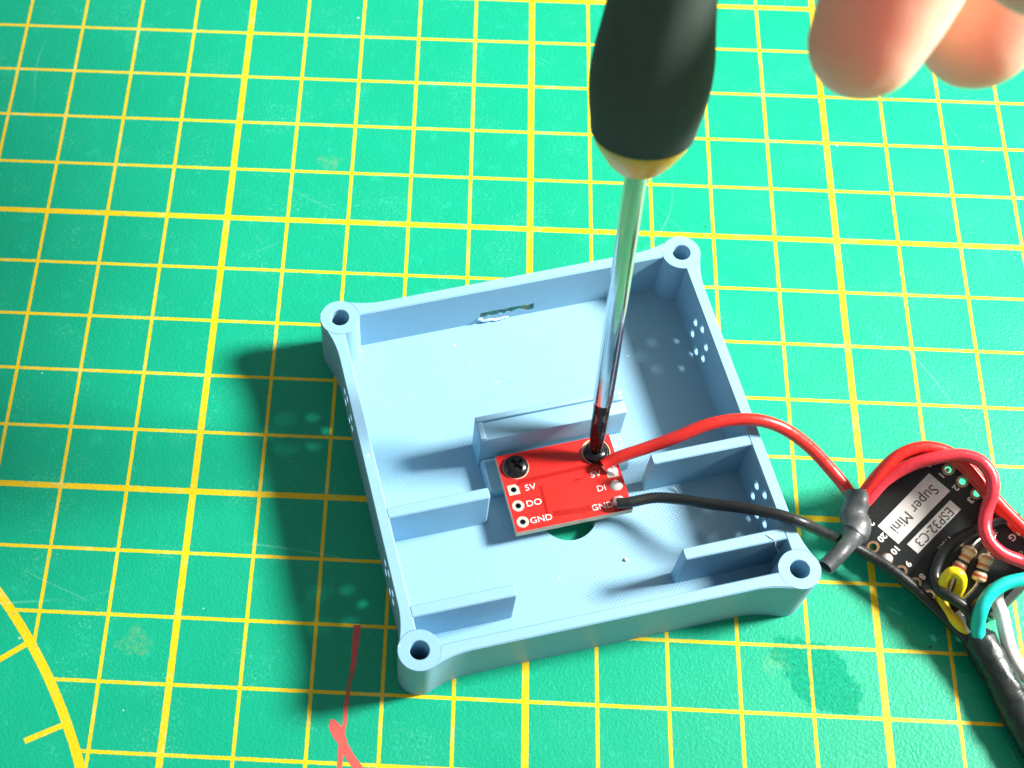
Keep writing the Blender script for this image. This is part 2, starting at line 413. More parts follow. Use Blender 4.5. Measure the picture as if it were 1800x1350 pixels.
ink_a = ribbon('ink_stroke', rib_pts([(25.85, -69.9, .45), (25.85, -70.3, .55), (25.78, -74, .42), (25.7, -76.0, .38), (25.3, -78.6, .28), (25.05, -82, .3), (24.95, -84.6, .28), (24.75, -87, .34), (24.75, -90, .36), (24.3, -96, .4)]), mat_o, .012)
ink_b = ribbon('ink_stroke', rib_pts([(23.1, -83.9, .2), (23.5, -84.6, .75), (24.1, -85.6, .85), (25.1, -87.4, .62), (26.0, -88.8, .6), (27.3, -90.6, .6), (30, -95, .6)]), mat_o, .02)

# ------------------------------------------------------------------ blue enclosure
TH = 0.26804; OX, OY = 53.6116, -44.0181
EM = Matrix.Translation(V((OX, OY, 0)) * S) @ Matrix.Rotation(TH, 4, 'Z')
def box_world(a, b, z): return (EM @ (V((a, b, z)) * S)) / S
enc = empty('enclosure_base', mat=EM)
tag(enc, 'open pale blue printed box with four screw posts lying on the mat', 'enclosure')
WO, WI, HB, FL, PC, PR, RF = 28.2, 26.5, 11.0, 2.0, 26.7, 2.95, 15.0
def outline():
    pts = []
    e = WO - PC
    dx = math.sqrt((RF + PR) ** 2 - (RF + e) ** 2)
    # corner at (+PC, -PC) built once, then rotated by quarter turns
    c1 = V((PC - dx, -WO - RF)); c2 = V((WO + RF, -PC + dx)); cp = V((PC, -PC))
    base = []
    a0 = math.pi / 2; a1 = math.atan2(cp.y - c1.y, cp.x - c1.x)
    for k in range(11): a = a0 + (a1 - a0) * k / 10; base.append((c1.x + RF * math.cos(a), c1.y + RF * math.sin(a)))
    b0 = math.atan2(c1.y - cp.y, c1.x - cp.x); b1 = math.atan2(c2.y - cp.y, c2.x - cp.x)
    for k in range(1, 24): a = b0 + (b1 - b0) * k / 24; base.append((cp.x + PR * math.cos(a), cp.y + PR * math.sin(a)))
    d0 = math.atan2(cp.y - c2.y, cp.x - c2.x); d0 = d0 if d0 > 0 else d0 + 2 * math.pi
    for k in range(11): a = d0 + (math.pi - d0) * k / 10; base.append((c2.x + RF * math.cos(a), c2.y + RF * math.sin(a)))
    for q in range(4):
        c, s = [(1, 0), (0, 1), (-1, 0), (0, -1)][q]
        pts += [(x * c - y * s, x * s + y * c) for x, y in base]
    return pts
shell = from_bm('shell', prism_bm(outline(), 0, HB, .16), M_blue, enc)
cb_ = bmesh.new(); rg = []
for hw, zz in ((WI, FL), (WI, HB - .16), (WI + .16, HB), (WI + .16, HB + 3)): rg.append([cb_.verts.new((x * hw, y * hw, zz)) for x, y in ((-1, -1), (1, -1), (1, 1), (-1, 1))])
cb_.faces.new(rg[0][::-1]); cb_.faces.new(rg[-1])
for A_, B2 in zip(rg, rg[1:]):
    for i in range(4): cb_.faces.new((A_[i], A_[(i + 1) % 4], B2[(i + 1) % 4], B2[i]))
cut = [from_bm('c', cb_, M_blue, enc)]
for sx in (-1, 1):
    for sy in (-1, 1):
        bm = bmesh.new(); bmesh.ops.create_cone(bm, cap_ends=True, segments=64, radius1=PR + .004, radius2=PR + .004, depth=20)
        bmesh.ops.translate(bm, vec=(sx * PC, sy * PC, 5), verts=bm.verts); cut.append(from_bm('c', bm, M_blue, enc))
bm = bmesh.new(); bmesh.ops.create_cone(bm, cap_ends=True, segments=56, radius1=4.2, radius2=4.2, depth=12)
bmesh.ops.translate(bm, vec=(0, -8.2, 1), verts=bm.verts); cut.append(from_bm('c', bm, M_blue, enc))
for s in (-1, 1):                                               # rings of six vent holes through both side walls
    for cb, cz in ((14.0, 5.8), (-14.4, 6.1)):
        bm = bmesh.new()
        for k in range(6):
            a = math.radians(24 + 60 * k); n0 = len(bm.verts)
            r = bmesh.ops.create_cone(bm, cap_ends=True, segments=16, radius1=.8, radius2=.8, depth=6)
            bmesh.ops.rotate(bm, cent=(0, 0, 0), matrix=Matrix.Rotation(math.pi / 2, 3, 'Y'), verts=r['verts'])
            bmesh.ops.translate(bm, vec=(s * 27.5, cb + 2.8 * math.cos(a), cz + 2.8 * math.sin(a)), verts=r['verts'])
        cut.append(from_bm('c', bm, M_blue, enc))
random.seed(5)  # ragged hand-cut slot in the back wall
top = [(-4.7 + i * .62, 4.75 + random.uniform(-.1, .1)) for i in range(15)]; bot = [(x, 3.85 - .25 * (x > 2.4) + random.uniform(-.2, .2)) for x, _ in top[::-1]]
bm = prism_bm(top + bot, 20, 34); bmesh.ops.rotate(bm, cent=(0, 0, 0), matrix=Matrix.Rotation(math.pi / 2, 3, 'X'), verts=bm.verts)
bmesh.ops.translate(bm, vec=(0, 54, 0), verts=bm.verts); bmesh.ops.rotate(bm, cent=(0, 26.5, 4.6), matrix=Matrix.Rotation(math.radians(-40), 3, 'X'), verts=bm.verts); bmesh.ops.recalc_face_normals(bm, faces=bm.faces)
cut.append(from_bm('c', bm, M_blue, enc))
boolean(shell, cut); smooth_angle(shell, 32)
# torn lip left by the knife under the slot
bm = bmesh.new()
for cx, cz, rx, rz in ((-4.75, 3.1, .55, .36), (-3.6, 2.55, 1.2, .2), (-1.6, 2.35, 1.6, .14)):
    r = bmesh.ops.create_icosphere(bm, subdivisions=3, radius=1)
    for v in r['verts']:
        v.co = V((cx + v.co.x * rx, 26.5 + v.co.y * .3, cz + v.co.z * rz)); v.co += V((0, 1, 1)) * .16 * noise.noise(v.co * 2.3)
torn = from_bm('torn_lip', bm, M_torn, enc, smooth=True)
post_me = None
for sx, sy in ((-1, -1), (1, -1), (1, 1), (-1, 1)):
    if post_me is None:
        p = from_bm('screw_post', lathe_bm([(0, 1.2), (1.34, 1.2), (1.34, 10.9), (1.44, HB), (PR - .06, HB), (PR, HB - .08), (PR, 0), (0, 0)], 64), M_blue, enc); smooth_angle(p, 32); post_me = p.data
    else: p = link(bpy.data.objects.new('screw_post', post_me), enc)
    p.location = V((sx * PC, sy * PC, 0)) * S
def rib(a0, a1, b0, b1):
    bm = box_bm(min(a0, a1), max(a0, a1), b0, b1, FL - .05, HB)
    es = [e for e in bm.edges if abs(e.verts[0].co.z - e.verts[1].co.z) > 5 and abs(e.verts[0].co.x) < 20]
    bmesh.ops.bevel(bm, geom=es, offset=.32, segments=4, affect='EDGES', profile=.5)
    es = [e for e in bm.edges if min(v.co.z for v in e.verts) > HB - .01 and not (abs(abs(e.verts[0].co.x) - WI) < .01 and abs(abs(e.verts[1].co.x) - WI) < .01)]
    bmesh.ops.bevel(bm, geom=es, offset=.14, segments=1, affect='EDGES')
    o = from_bm('rib', bm, M_blue, enc); smooth_angle(o, 32); return o
for s in (-1, 1):
    rib(s * WI, s * 11.9, -7.02, -5.4); rib(s * WI, s * 11.9, -22.0, -20.3)
mb = from_bm('mounting_block', box_bm(-11, 11, 2.3, 6.0, FL - .05, 10.1, .15), M_blue, enc); smooth_angle(mb, 50)
o = from_bm('support_pad', box_bm(-10.75, 10.75, -3.2, 2.32, FL - .06, 4.0, .45, 3), M_blue, mb); smooth_angle(o, 50)
bm = box_bm(-11.0, 10.98, 5.1, 5.96, 10.05, 10.75, .12); box_bm(-10.98, -10.1, 2.35, 5.12, 10.06, 10.6, .12, bm=bm); box_bm(9.2, 10.9, 4.2, 5.12, 10.04, 10.7, .12, bm=bm)
o = from_bm('top_lip', bm, M_blue, mb); smooth_angle(o, 50)

# loose crumbs and fibres on the enclosure floor
def crumb(name, a, b, z, r, label, mat=M_dust):
    bm = bmesh.new(); bmesh.ops.create_icosphere(bm, subdivisions=2, radius=r)
    for v in bm.verts: v.co *= 1 + .5 * noise.noise(v.co * 4 / r * .3 + V((a, b, 0))); v.co.z *= .7
    o = from_bm(name, bm, mat, None, smooth=True); o.location = box_world(a, b, z + r * .55) * S
    return tag(o, label, 'crumb')
crumb('plastic_crumb', 6.2, -17.0, FL, .28, 'tiny tan crumb on the bare blue floor between ribs')
crumb('plastic_crumb', 12.6, 6.2, FL, .24, 'tiny white crumb on blue floor behind the mounting block corner', M_silk)
def fibre(pts, label):
    bm = tube_bm(spline([box_world(*p) for p in pts], 6), .07, n=6); return tag(from_bm('fibre', bm, M_fibre, None, smooth=True), label, 'fibre')
fibre([(23.9, -20.9, 11.06), (24.7, -21.8, 11.05), (25.3, -22.3, 9.2), (25.9, -22.9, 8.2)], 'pale thread caught on the rib beside a screw post')
fibre([(16.2, -7.5, 2.5), (16.5, -7.9, 2.3), (16.8, -8.4, 2.08)], 'short pale thread at the foot of a rib')

# ------------------------------------------------------------------ red LED board
ZB0, ZB = 4.0, 5.4
pcb = empty('red_circuit_board', mat=EM)
tag(pcb, 'small red circuit board marked 5V DO GND screwed inside the blue box', 'circuit board')
bm = box_bm(-8.65, 8.65, -10.8, 1.62, ZB0, ZB)
bmesh.ops.subdivide_edges(bm, edges=[e for e in bm.edges if abs(e.verts[0].co.z - e.verts[1].co.z) < .01], cuts=16)
for v in bm.verts:
    v.co.y += .05 * noise.noise(V((v.co.x * 2.2, v.co.z, 1))) * (v.co.y < -10.7)
board = from_bm('board', bm, [M_red, M_fr4, M_screw_holeshade], pcb)
cuts = []
for bx, by, br in ((-7.4, -4.16, .42), (-7.4, -6.78, .42), (-7.4, -9.38, .42), (-6.15, -.7, 1.15), (5.95, -.8, 2.02)):
    c = bmesh.new(); bmesh.ops.create_cone(c, cap_ends=True, segments=28, radius1=br, radius2=br, depth=6); bmesh.ops.translate(c, vec=(bx, by, 5), verts=c.verts); cuts.append(from_bm('c', c, [M_red, M_fr4, M_screw_holeshade], pcb))
boolean(board, cuts)
for p in board.data.polygons: p.material_index = 0 if p.normal.z > .9 else 2 if any((p.center - V((-7.4, y_, 4.7)) * S).length < .9 * S for y_ in (-4.16, -6.78, -9.38)) and abs(p.normal.z) < .3 and p.center.x > -8.3 * S else 1  # pad hole walls take the screw black: shade inside painted into the colour
def ring_bm(cx, cy, r0, r1, z, th=.03, n=36):
    bm = lathe_bm([(r0, z), (r1, z), (r1, z + th), (r0, z + th), (r0, z)], n); bmesh.ops.remove_doubles(bm, verts=bm.verts, dist=1e-5)
    bmesh.ops.translate(bm, vec=(cx, cy, 0), verts=bm.verts); bmesh.ops.recalc_face_normals(bm, faces=bm.faces); return bm
def sq_pad(cx, cy, h, r0, z):
    n = 32; bm = bmesh.new(); R = [[], [], []]
    for k in range(n):
        a = 2 * math.pi * k / n + .01; c, s = math.cos(a), math.sin(a); q = h / max(abs(c), abs(s))
        R[0].append(bm.verts.new((cx + r0 * c, cy + r0 * s, z + .03))); R[1].append(bm.verts.new((cx + q * c, cy + q * s, z + .03))); R[2].append(bm.verts.new((cx + q * c, cy + q * s, z)))
    for A_, B_ in ((R[0], R[1]), (R[1], R[2])):
        for k in range(n): bm.faces.new((A_[k], B_[k], B_[(k + 1) % n], A_[(k + 1) % n]))
    bmesh.ops.recalc_face_normals(bm, faces=bm.faces); return bm
M_pad = simple('tinned_pad', (.74, .70, .60), .38, metal=.55, var=.12, bump=.03)
from_bm('solder_pad', sq_pad(-7.4, -4.16, .82, .42, ZB), M_pad, pcb)
for by in (-6.78, -9.38): from_bm('solder_pad', ring_bm(-7.4, by, .42, .88, ZB), M_pad, pcb)
from_bm('solder_pad', sq_pad(7.35, -4.5, .85, .2, ZB), M_pad, pcb)
from_bm('screw_ring', ring_bm(-6.15, -.7, 1.15, 1.92, ZB), M_fr4, pcb)
from_bm('screw_ring', ring_bm(5.95, -.8, 2.02, 2.12, ZB), M_fr4, pcb)
def blob(name, cx, cy, rx, ry, h, parent, mat=M_solder, seed=0, z=ZB):
    bm = bmesh.new(); bmesh.ops.create_uvsphere(bm, u_segments=24, v_segments=12, radius=1)
    for v in bm.verts:
        v.co *= 1 + .16 * noise.noise(v.co * 1.4 + V((seed, 0, 0))); v.co = V((cx + v.co.x * rx, cy + v.co.y * ry, z + max(v.co.z, -.05) * h))
    return from_bm(name, bm, mat, parent, smooth=True)
blob('solder_joint', 7.45, -4.45, .78, .72, .55, pcb, seed=1); blob('solder_joint', 7.3, -6.75, .9, .86, .45, pcb, seed=2); blob('solder_joint', 7.0, -9.25, .95, .85, .75, pcb, seed=3)
for body, x, y, wd in (('5V', -4.95, -4.3, 1.15), ('DO', -5.05, -6.8, 1.15), ('GND', -4.7, -9.5, 1.12), ('5V', 4.9, -4.35, 1.15), ('DI', 5.1, -6.7, 1.1), ('GND', 4.45, -9.5, 1.12)):
    text_mesh('silkscreen_text', body, 1.32, M_silk, pcb, (x, y, ZB + .018), 0, thick=.012, sx=wd, bold=-.005)
def trace(pts, wd):
    bm = bmesh.new()
    for (x0, y0), (x1, y1) in zip(pts, pts[1:]):
        d = V((x1 - x0, y1 - y0, 0)).normalized(); n_ = V((-d.y, d.x, 0)) * wd / 2
        q = [V((x0, y0, 0)) + n_, V((x0, y0, 0)) - n_, V((x1, y1, 0)) - n_ + d * wd * .4, V((x1, y1, 0)) + n_ + d * wd * .4]
        lo_ = [bm.verts.new(v + V((0, 0, ZB - .01))) for v in q]; hi = [bm.verts.new(v + V((0, 0, ZB + .035 + .002 * len(bm.verts) / 8))) for v in q]
        bm.faces.new(hi)
        for k in range(4): bm.faces.new((lo_[k], lo_[(k + 1) % 4], hi[(k + 1) % 4], hi[k]))
    bmesh.ops.recalc_face_normals(bm, faces=bm.faces)
    return from_bm('copper_trace', bm, M_redtrace, pcb)
trace([(-6.75, -3.62), (-6.2, -3.1), (-.6, -2.95), (6.2, -2.8)], .6); trace([(-3.42, -4.75), (-3.6, -8.7)], .42); trace([(-2.75, -9.1), (1.3, -9.4), (2.6, -9.35)], .9); trace([(1.9, -4.6), (2.9, -4.6)], .25)
for x, y in ((-3.42, -4.6), (1.8, -4.6), (1.5, -9.9)): from_bm('via', ring_bm(x, y, .1, .26, ZB + .012, .02, 16), M_redtrace, pcb)

# ------------------------------------------------------------------ screws
def make_screw(name, label):
    r = empty(name); tag(r, label, 'screw')
    prof = [(0, 1.05), (.5, 1.04), (1.0, .96), (1.45, .78), (1.72, .5), (1.82, .2), (1.8, .0), (0, 0)]
    h = from_bm('head', lathe_bm(prof[::-1], 48), M_screw_holeshade, r)
    c = box_bm(-1.05, 1.05, -.26, .26, .42, 2, .08); box_bm(-.26, .26, -1.05, 1.05, .43, 2, .08, bm=c)
    cm = bmesh.new(); bmesh.ops.create_cone(cm, cap_ends=True, segments=12, radius1=.2, radius2=.62, depth=1.2); bmesh.ops.translate(cm, vec=(0, 0, .75), verts=cm.verts)
    c1 = from_bm('c', box_bm(-1.05, 1.05, -.26, .26, .42, 2), M_screw_holeshade, r); c2 = from_bm('c', box_bm(-.26, .26, -1.05, 1.05, .42, 2), M_screw_holeshade, r); c3 = from_bm('c', cm, M_screw_holeshade, r); c.free()
    boolean(h, [c1, c2, c3]); smooth_angle(h, 35)
    from_bm('shank', lathe_bm([(0, .02), (.85, .02), (.85, -2.6), (.5, -3.0), (0, -3.0)], 20), M_screw_holeshade, r, smooth=True)
    return r
s1 = make_screw('cross_head_screw', 'black cross-head screw driven flat into the red board, no tool in it')
s1.matrix_world = EM @ Matrix.Translation(V((-6.15, -.7, ZB + .03)) * S) @ Matrix.Rotation(.55, 4, 'Z')
s2 = make_screw('cross_head_screw', 'tilted black cross-head screw under the screwdriver tip')
s2.matrix_world = EM @ Matrix.Translation(V((5.85, -.95, ZB + .15)) * S) @ Matrix.Rotation(math.radians(-13), 4, V((1, -.15, 0))) @ Matrix.Rotation(.3, 4, 'Z')

# ------------------------------------------------------------------ screwdriver
T_ = V((59.33, -44.0, 6.2)); B_ = V((58.38, -30.06, 53.56)); AX = (B_ - T_).normalized()
q = AX.to_track_quat('Z', 'Y').to_matrix().to_4x4(); q.translation = T_ * S
drv = empty('screwdriver', mat=q); tag(drv, 'screwdriver with black rubber grip and amber collar standing in a screw', 'screwdriver')
Lb = (B_ - T_).length
# blade tip: four flutes narrowing to the cross point
bm = bmesh.new(); n = 32; rings = []
for zz, rr, fl in ((0, .32, .25), (.5, .55, .42), (1.4, .95, .40), (2.6, 1.16, .22), (3.8, 1.20, .06), (5, 1.2, 0), (9.6, 1.2, 0), (10.4, 1.28, 0), (11.0, 1.3, 0)):
    rings.append([bm.verts.new((rr * (1 - fl * (.5 - .5 * math.cos(4 * 2 * math.pi * k / n))) * math.cos(2 * math.pi * k / n + .5), rr * (1 - fl * (.5 - .5 * math.cos(4 * 2 * math.pi * k / n))) * math.sin(2 * math.pi * k / n + .5), zz)) for k in range(n)])
for a, b in zip(rings, rings[1:]):
    for k in range(n): bm.faces.new((a[k], a[(k + 1) % n], b[(k + 1) % n], b[k]))
bm.faces.new(rings[0][::-1]); bm.faces.new(rings[-1])
o = from_bm('blade_tip', bm, M_blade, drv); smooth_angle(o, 40)
o = from_bm('shaft', lathe_bm([(0, 10.9), (1.36, 10.9), (1.40, 11.1), (1.40, Lb + 2), (0, Lb + 2)], 40), M_chrome, drv); smooth_angle(o, 40)
z0 = Lb + 1.0
o = from_bm('collar', lathe_bm([(0, z0 - .2), (2.3, z0 - .2), (3.0, z0 + .1), (3.9, z0 + 1.1), (4.7, z0 + 2.4), (5.45, z0 + 3.6), (5.9, z0 + 4.75), (5.9, z0 + 6.2), (0, z0 + 6.2)], 56), M_yellowplastic, drv); smooth_angle(o, 40)
gp = [(0, 4.6), (5.4, 4.7), (5.96, 4.85), (6.2, 6.2), (6.55, 8.2), (6.82, 10.5), (6.88, 12.5), (6.7, 15), (6.25, 18), (5.78, 22), (5.5, 26), (5.4, 31), (5.55, 38), (5.7, 44), (6.1, 50), (6.4, 55), (6.2, 59), (5.2, 61.5), (0, 62)]
def sm(pr):
    out = []
    P = spline([(r, 0, z) for r, z in pr[1:-1]], 5)
    return [pr[0]] + [(v.x, v.z) for v in P] + [pr[-1]]
o = from_bm('grip', lathe_bm([(r, z + z0) for r, z in sm(gp)], 64), M_grip, drv); smooth_angle(o, 40)

# ------------------------------------------------------------------ wires
def wire(name, pts, r, mat, label, cat='wire', **kw):
    bm = tube_bm(spline(pts, 9), r, n=kw.pop('n', 16), **kw); o = from_bm(name, bm, mat, None); smooth_angle(o, 50)
    return tag(o, label, cat)
red_A = [(60.45, -45.89, 6.4), (61.24, -45.44, 6.7), (62.95, -44.83, 7.5), (66.68, -43.93, 9.0), (70.48, -43.01, 10.8), (74.29, -41.77, 12.3), (78.22, -41.03, 13.0), (81.85, -40.95, 13.0), (85.28, -41.45, 12.0), (89.5, -42.76, 9.4), (93.29, -45.14, 6.8), (95.86, -47.74, 5.6), (97.03, -49.67, 5.2)]
black_B = [(62.32, -51.9, 6.4), (63.99, -51.78, 6.7), (67.62, -51.02, 7.0), (70.73, -51.37, 7.7), (75.17, -52.73, 9.4), (79.48, -53.95, 11.2), (83.88, -55.22, 12.2), (86.98, -56.19, 12.0), (90.68, -55.92, 8.6), (94.52, -55.6, 5.0), (97.93, -56.87, 4.01), (101.7, -59.4, 4.0), (105.43, -62.8, 3.68), (108.39, -65.76, 3.32), (111.37, -68.71, 2.8), (113.36, -70.96, 2.6)]
shrink = [(96.74, -48.62, 7.01), (96.63, -50.09, 6.67), (96.14, -51.93, 6.12), (96.36, -53.72, 6.18), (95.48, -55.69, 6.35), (93.28, -58.56, 8.4), (90.84, -61.08, 8.2)]
red_C1 = [(96.64, -50.63, 6.48), (97.24, -49.44, 7.27), (99.14, -46.91, 9.72), (101.59, -44.78, 11.51), (104.6, -43.8, 12.36), (107.76, -44.18, 12.33), (110.55, -45.82, 11.75), (113.26, -48.83, 10.89), (115.88, -51.9, 10.19), (118.44, -54.62, 9.72), (120.58, -56.96, 9.39), (122.05, -59.52, 9.59)]
red_C1b = [(96.82, -50.54, 5.9), (97.85, -49.35, 6.36), (100.24, -47.02, 7.99), (102.78, -44.86, 9.59), (105.66, -43.78, 10.44), (108.51, -44.05, 10.7), (110.88, -45.87, 10.62), (113.49, -49.26, 10.13), (115.45, -51.95, 9.86), (116.76, -53.21, 9.5), (118.04, -54.27, 8.88)]
red_C2 = [(96.87, -50.95, 6.42), (97.98, -49.93, 7.06), (100.09, -47.69, 9.02), (103.15, -46.16, 11.17), (106.24, -45.62, 12.75), (109.44, -45.53, 13.77), (111.76, -46.42, 14.0), (113.28, -48.3, 13.48), (113.58, -50.47, 12.55), (113.1, -52.44, 11.08), (112.83, -54.67, 10.21), (113.18, -56.71, 10.0), (114.62, -58.19, 9.6), (117.29, -59.1, 9.04), (120.29, -60.04, 8.98), (122.66, -60.79, 8.62)]
black_D = [(118.04, -52.92, 9.37), (116.8, -53.1, 9.44), (115.36, -53.18, 9.07), (112.68, -54.26, 8.04), (110.14, -55.5, 6.98), (108.36, -57.13, 6.08), (107.35, -59.13, 5.34), (107.0, -60.93, 5.05), (107.39, -62.67, 5.39), (108.71, -64.05, 6.08), (110.01, -64.98, 6.06), (111.24, -66.22, 5.47), (112.88, -67.75, 2.9)]
yellow_E = [(109.94, -63.61, 3.7), (110.0, -62.77, 5.11), (109.99, -62.01, 6.68), (109.55, -61.25, 7.72), (108.57, -60.73, 7.78), (107.89, -61.19, 6.91), (107.82, -62.24, 5.21), (107.97, -63.53, 4.13), (108.71, -65.2, 3.71), (109.89, -66.87, 3.82), (111.7, -68.31, 2.9), (113.27, -70.17, 2.7)]
white_s = [(110.24, -65.2, 3.42), (110.75, -66.1, 3.66), (111.34, -67.3, 3.8), (112.88, -69.22, 2.8)]
teal_F = [(124.24, -60.86, 8.55), (120.92, -61.17, 8.94), (117.69, -61.86, 9.01), (114.97, -62.64, 8.74), (112.91, -64.19, 8.13), (111.93, -66.21, 7.16), (112.14, -67.93, 5.0), (112.85, -69.84, 3.9), (114.02, -71.88, 3.0)]
black_H = [(114.93, -62.81, 5.4), (113.68, -63.35, 6.22), (112.23, -64.55, 6.53), (111.38, -66.07, 6.0), (111.74, -67.56, 3.9), (112.61, -69.47, 3.0)]
white_G = [(115.61, -62.17, 4.7), (115.53, -63.44, 4.45), (115.72, -65.66, 5.0), (116.12, -67.94, 4.4), (116.94, -70.46, 3.4), (118.5, -72.78, 2.4), (121.09, -75.43, 1.6), (124.69, -78.37, 1.2)]
bigshrink = [(112.27, -67.28, 3.4), (113.0, -68.95, 3.0), (114.25, -71.61, 2.7), (115.84, -75.39, 2.5), (117.28, -79.16, 2.4), (118.84, -83.47, 2.3), (120.33, -88.65, 2.3), (121.88, -93.11, 2.3)]
wire('red_wire', red_A, .92, M_wred, 'red wire arching from the red board over the box wall')
o = bpy.data.objects['red_wire']; from_bm('stripped_end', tube_bm(spline([red_A[0], box_world(6.75, -4.35, ZB + .55), box_world(7.3, -4.5, ZB + .3)], 6), .34, n=10, wob=.25, seed=3), M_solder, o, smooth=True)
wire('black_wire', black_B, .80, M_wblack, 'long black wire running from the red board across the box rim')
o = bpy.data.objects['black_wire']; from_bm('stripped_end', tube_bm(spline([black_B[0], box_world(7.0, -9.25, ZB + .7), box_world(6.4, -9.2, ZB + .35)], 6), .36, n=10, wob=.25, seed=4), M_solder, o, smooth=True)
wire('red_wire', red_C1, .88, M_wred, 'outer red wire arching off grey heat shrink over the black board corner')
wire('red_wire', red_C1b, .80, M_wred2, 'orange red wire tucked beneath the outer red wire by the black board')
wire('red_wire', red_C2, .92, M_wpink, 'pinkish red wire bending in an S over the black board')
wire('black_wire', black_D, .78, M_wblack, 'black wire looping round the two resistors on the black board')
wire('yellow_wire', yellow_E, .74, M_wyel, 'short yellow wire looped over a resistor end')
wire('white_wire', white_s, .75, M_wwhite, 'stub of white wire beside the yellow loop')
wire('teal_wire', teal_F, .95, M_wteal, 'teal wire curving from the black board into black heat shrink')
wire('black_wire', black_H, .72, M_wblack, 'short black wire hugging the outside of the teal wire')
wire('white_wire', white_G, .95, M_wwhite, 'white wire hanging down beside the black heat shrink')
def rs(f, a):
    base = 1.75 - .15 * math.sin(f * 9) if f < .62 else 1.75 - (f - .62) / .1 * .45 if f < .72 else 1.22
    return base * (1 + .12 * math.cos(2 * a + 4 * f)) if f < .62 else base
wire('heat_shrink_sleeve', shrink, rs, M_shrinkg, 'grey open-ended heat shrink sleeve joining three red wires', 'heat shrink', n=28, bore=1.02, wob=.05, seed=2)
def rb(f, a): return (1.15 + 1.15 * min(1, f / .12)) * (1 - .1 * max(0, f - .45)) * (1 + .10 * math.sin(f * 14) * (f > .4))
wire('heat_shrink_sleeve', bigshrink, rb, M_shrinkb, 'thick glossy black heat shrink gathering several wires', 'heat shrink', n=28, wob=.10, seed=5)

# ------------------------------------------------------------------ black microcontroller board
BR = Matrix(((0.64428, -0.73258, -0.21959), (0.65785, 0.6773, -0.32939), (0.39004, 0.06776, 0.9183)))
BM = BR.to_4x4(); BM.translation = V((102.474, -48.887, 6.545)) * S
esp = empty('microcontroller_board', mat=BM); tag(esp, 'black microcontroller board propped at a slant with white lettering blocks', 'circuit board')
bm = box_bm(-9, 9, -20.1, 2.1, -1.0, 0)
es = [e for e in bm.edges if abs(e.verts[0].co.z - e.verts[1].co.z) > .5]; bmesh.ops.bevel(bm, geom=es, offset=.35, segments=3, affect='EDGES', profile=.5)
board2 = from_bm('board', bm, M_blackboard, esp)
cuts = []
for sx in (-1, 1):
    c = bmesh.new()
    for k in range(8):
        for cx_, cr in ((7.62, .52), (9.05, .52)):
            r = bmesh.ops.create_cone(c, cap_ends=True, segments=20, radius1=cr, radius2=cr, depth=4); bmesh.ops.translate(c, vec=(sx * cx_, -2.54 * k, 0), verts=r['verts'])
    cuts.append(from_bm('c', c, M_blackboard, esp))
boolean(board2, cuts)
pads = {}
def cast_pad(sx):
    """ring round the hole, running out to a half hole in the board edge"""
    bm = bmesh.new(); n = 26; outer = []; inner = []
    for k in range(n):
        a = 2 * math.pi * k / n; c, s = math.cos(a), math.sin(a)
        inner.append((.53 * c, .53 * s)); outer.append((max(-.92, min(.92, .92 * c)) if True else 0, .86 * s))
    A_ = [bm.verts.new((x, y, .03)) for x, y in inner]; Bv = [bm.verts.new((x, y, .03)) for x, y in outer]; Cv = [bm.verts.new((x, y, 0)) for x, y in outer]; Dv = [bm.verts.new((x, y, -1.0)) for x, y in inner]
    for P_, Q_ in ((A_, Bv), (Bv, Cv), (Dv, A_)):
        for k in range(n): bm.faces.new((P_[k], Q_[k], Q_[(k + 1) % n], P_[(k + 1) % n]))
    # ears beside the edge half hole
    for sg in (-1, 1):
        q_ = [(.55, sg * .84, .028), (1.36, sg * .84, .028), (1.36, sg * .56, .028), (.95, sg * .50, .028)]
        bm.faces.new([bm.verts.new((x * sx, y, z)) for x, y, z in q_])
    bmesh.ops.recalc_face_normals(bm, faces=bm.faces)
    return bm
for sx in (-1, 1):
    me = None
    for k in range(8):
        if me is None: o = from_bm('edge_pad', cast_pad(sx), M_gold, esp); me = o.data
        else: o = link(bpy.data.objects.new('edge_pad', me), esp)
        o.location = V((sx * 7.62, -2.54 * k, 0)) * S
def lbl(body, x, y, size, mat=M_silk, z=.02, sx=1.0, bold=.0): return text_mesh('silkscreen_text', body, size, mat, esp, (x, y, z), math.pi, thick=.01, sx=sx, bold=bold)
from_bm('label_block', box_bm(-4.95, 5.45, -4.76, -.98, 0, .03), M_silk, esp); from_bm('label_block', box_bm(-4.18, 4.46, -7.58, -5.63, 0, .03), M_silk, esp)
lbl('Super Mini', .25, -2.95, 2.25, M_hole, .045, .88); lbl('ESP32-C3', .14, -6.6, 2.0, M_hole, .045, .86)
for body, x, y in (('21', -5.55, 0), ('20', -5.75, -2.5), ('10', -5.85, -5.0), ('9', -6.15, -7.6), ('8', -6.2, -10.16), ('7', -6.2, -12.7), ('0', 6.35, 0), ('1', 6.33, -2.4), ('2', 6.26, -5.0), ('3', 6.26, -7.6), ('4', 6.26, -10.2), ('G', 6.1, -15.1)):
    lbl(body, x, y, 1.28, bold=.05)
lbl('V1601', -.6, -9.2, 1.0)
for vx, vy in ((-2.2, .6), (1.8, .9), (4.9, -8.6), (.8, -10.9), (-5.0, -11.4), (-3.0, -10.4), (3.4, -16.2), (5.2, -17.4), (-1.0, -17.6), (2.6, -18.6), (-6.6, -18.6), (5.8, -.9)):
    from_bm('via', ring_bm(vx, vy, .12, .30, 0, .025, 16), M_blackboard if (vx + vy) % 2 < 1.2 else M_gold, esp)
def joint(x, y, r, h, sd): o = blob('solder_joint', x, y, r, r, h, esp, seed=sd, z=0); return o
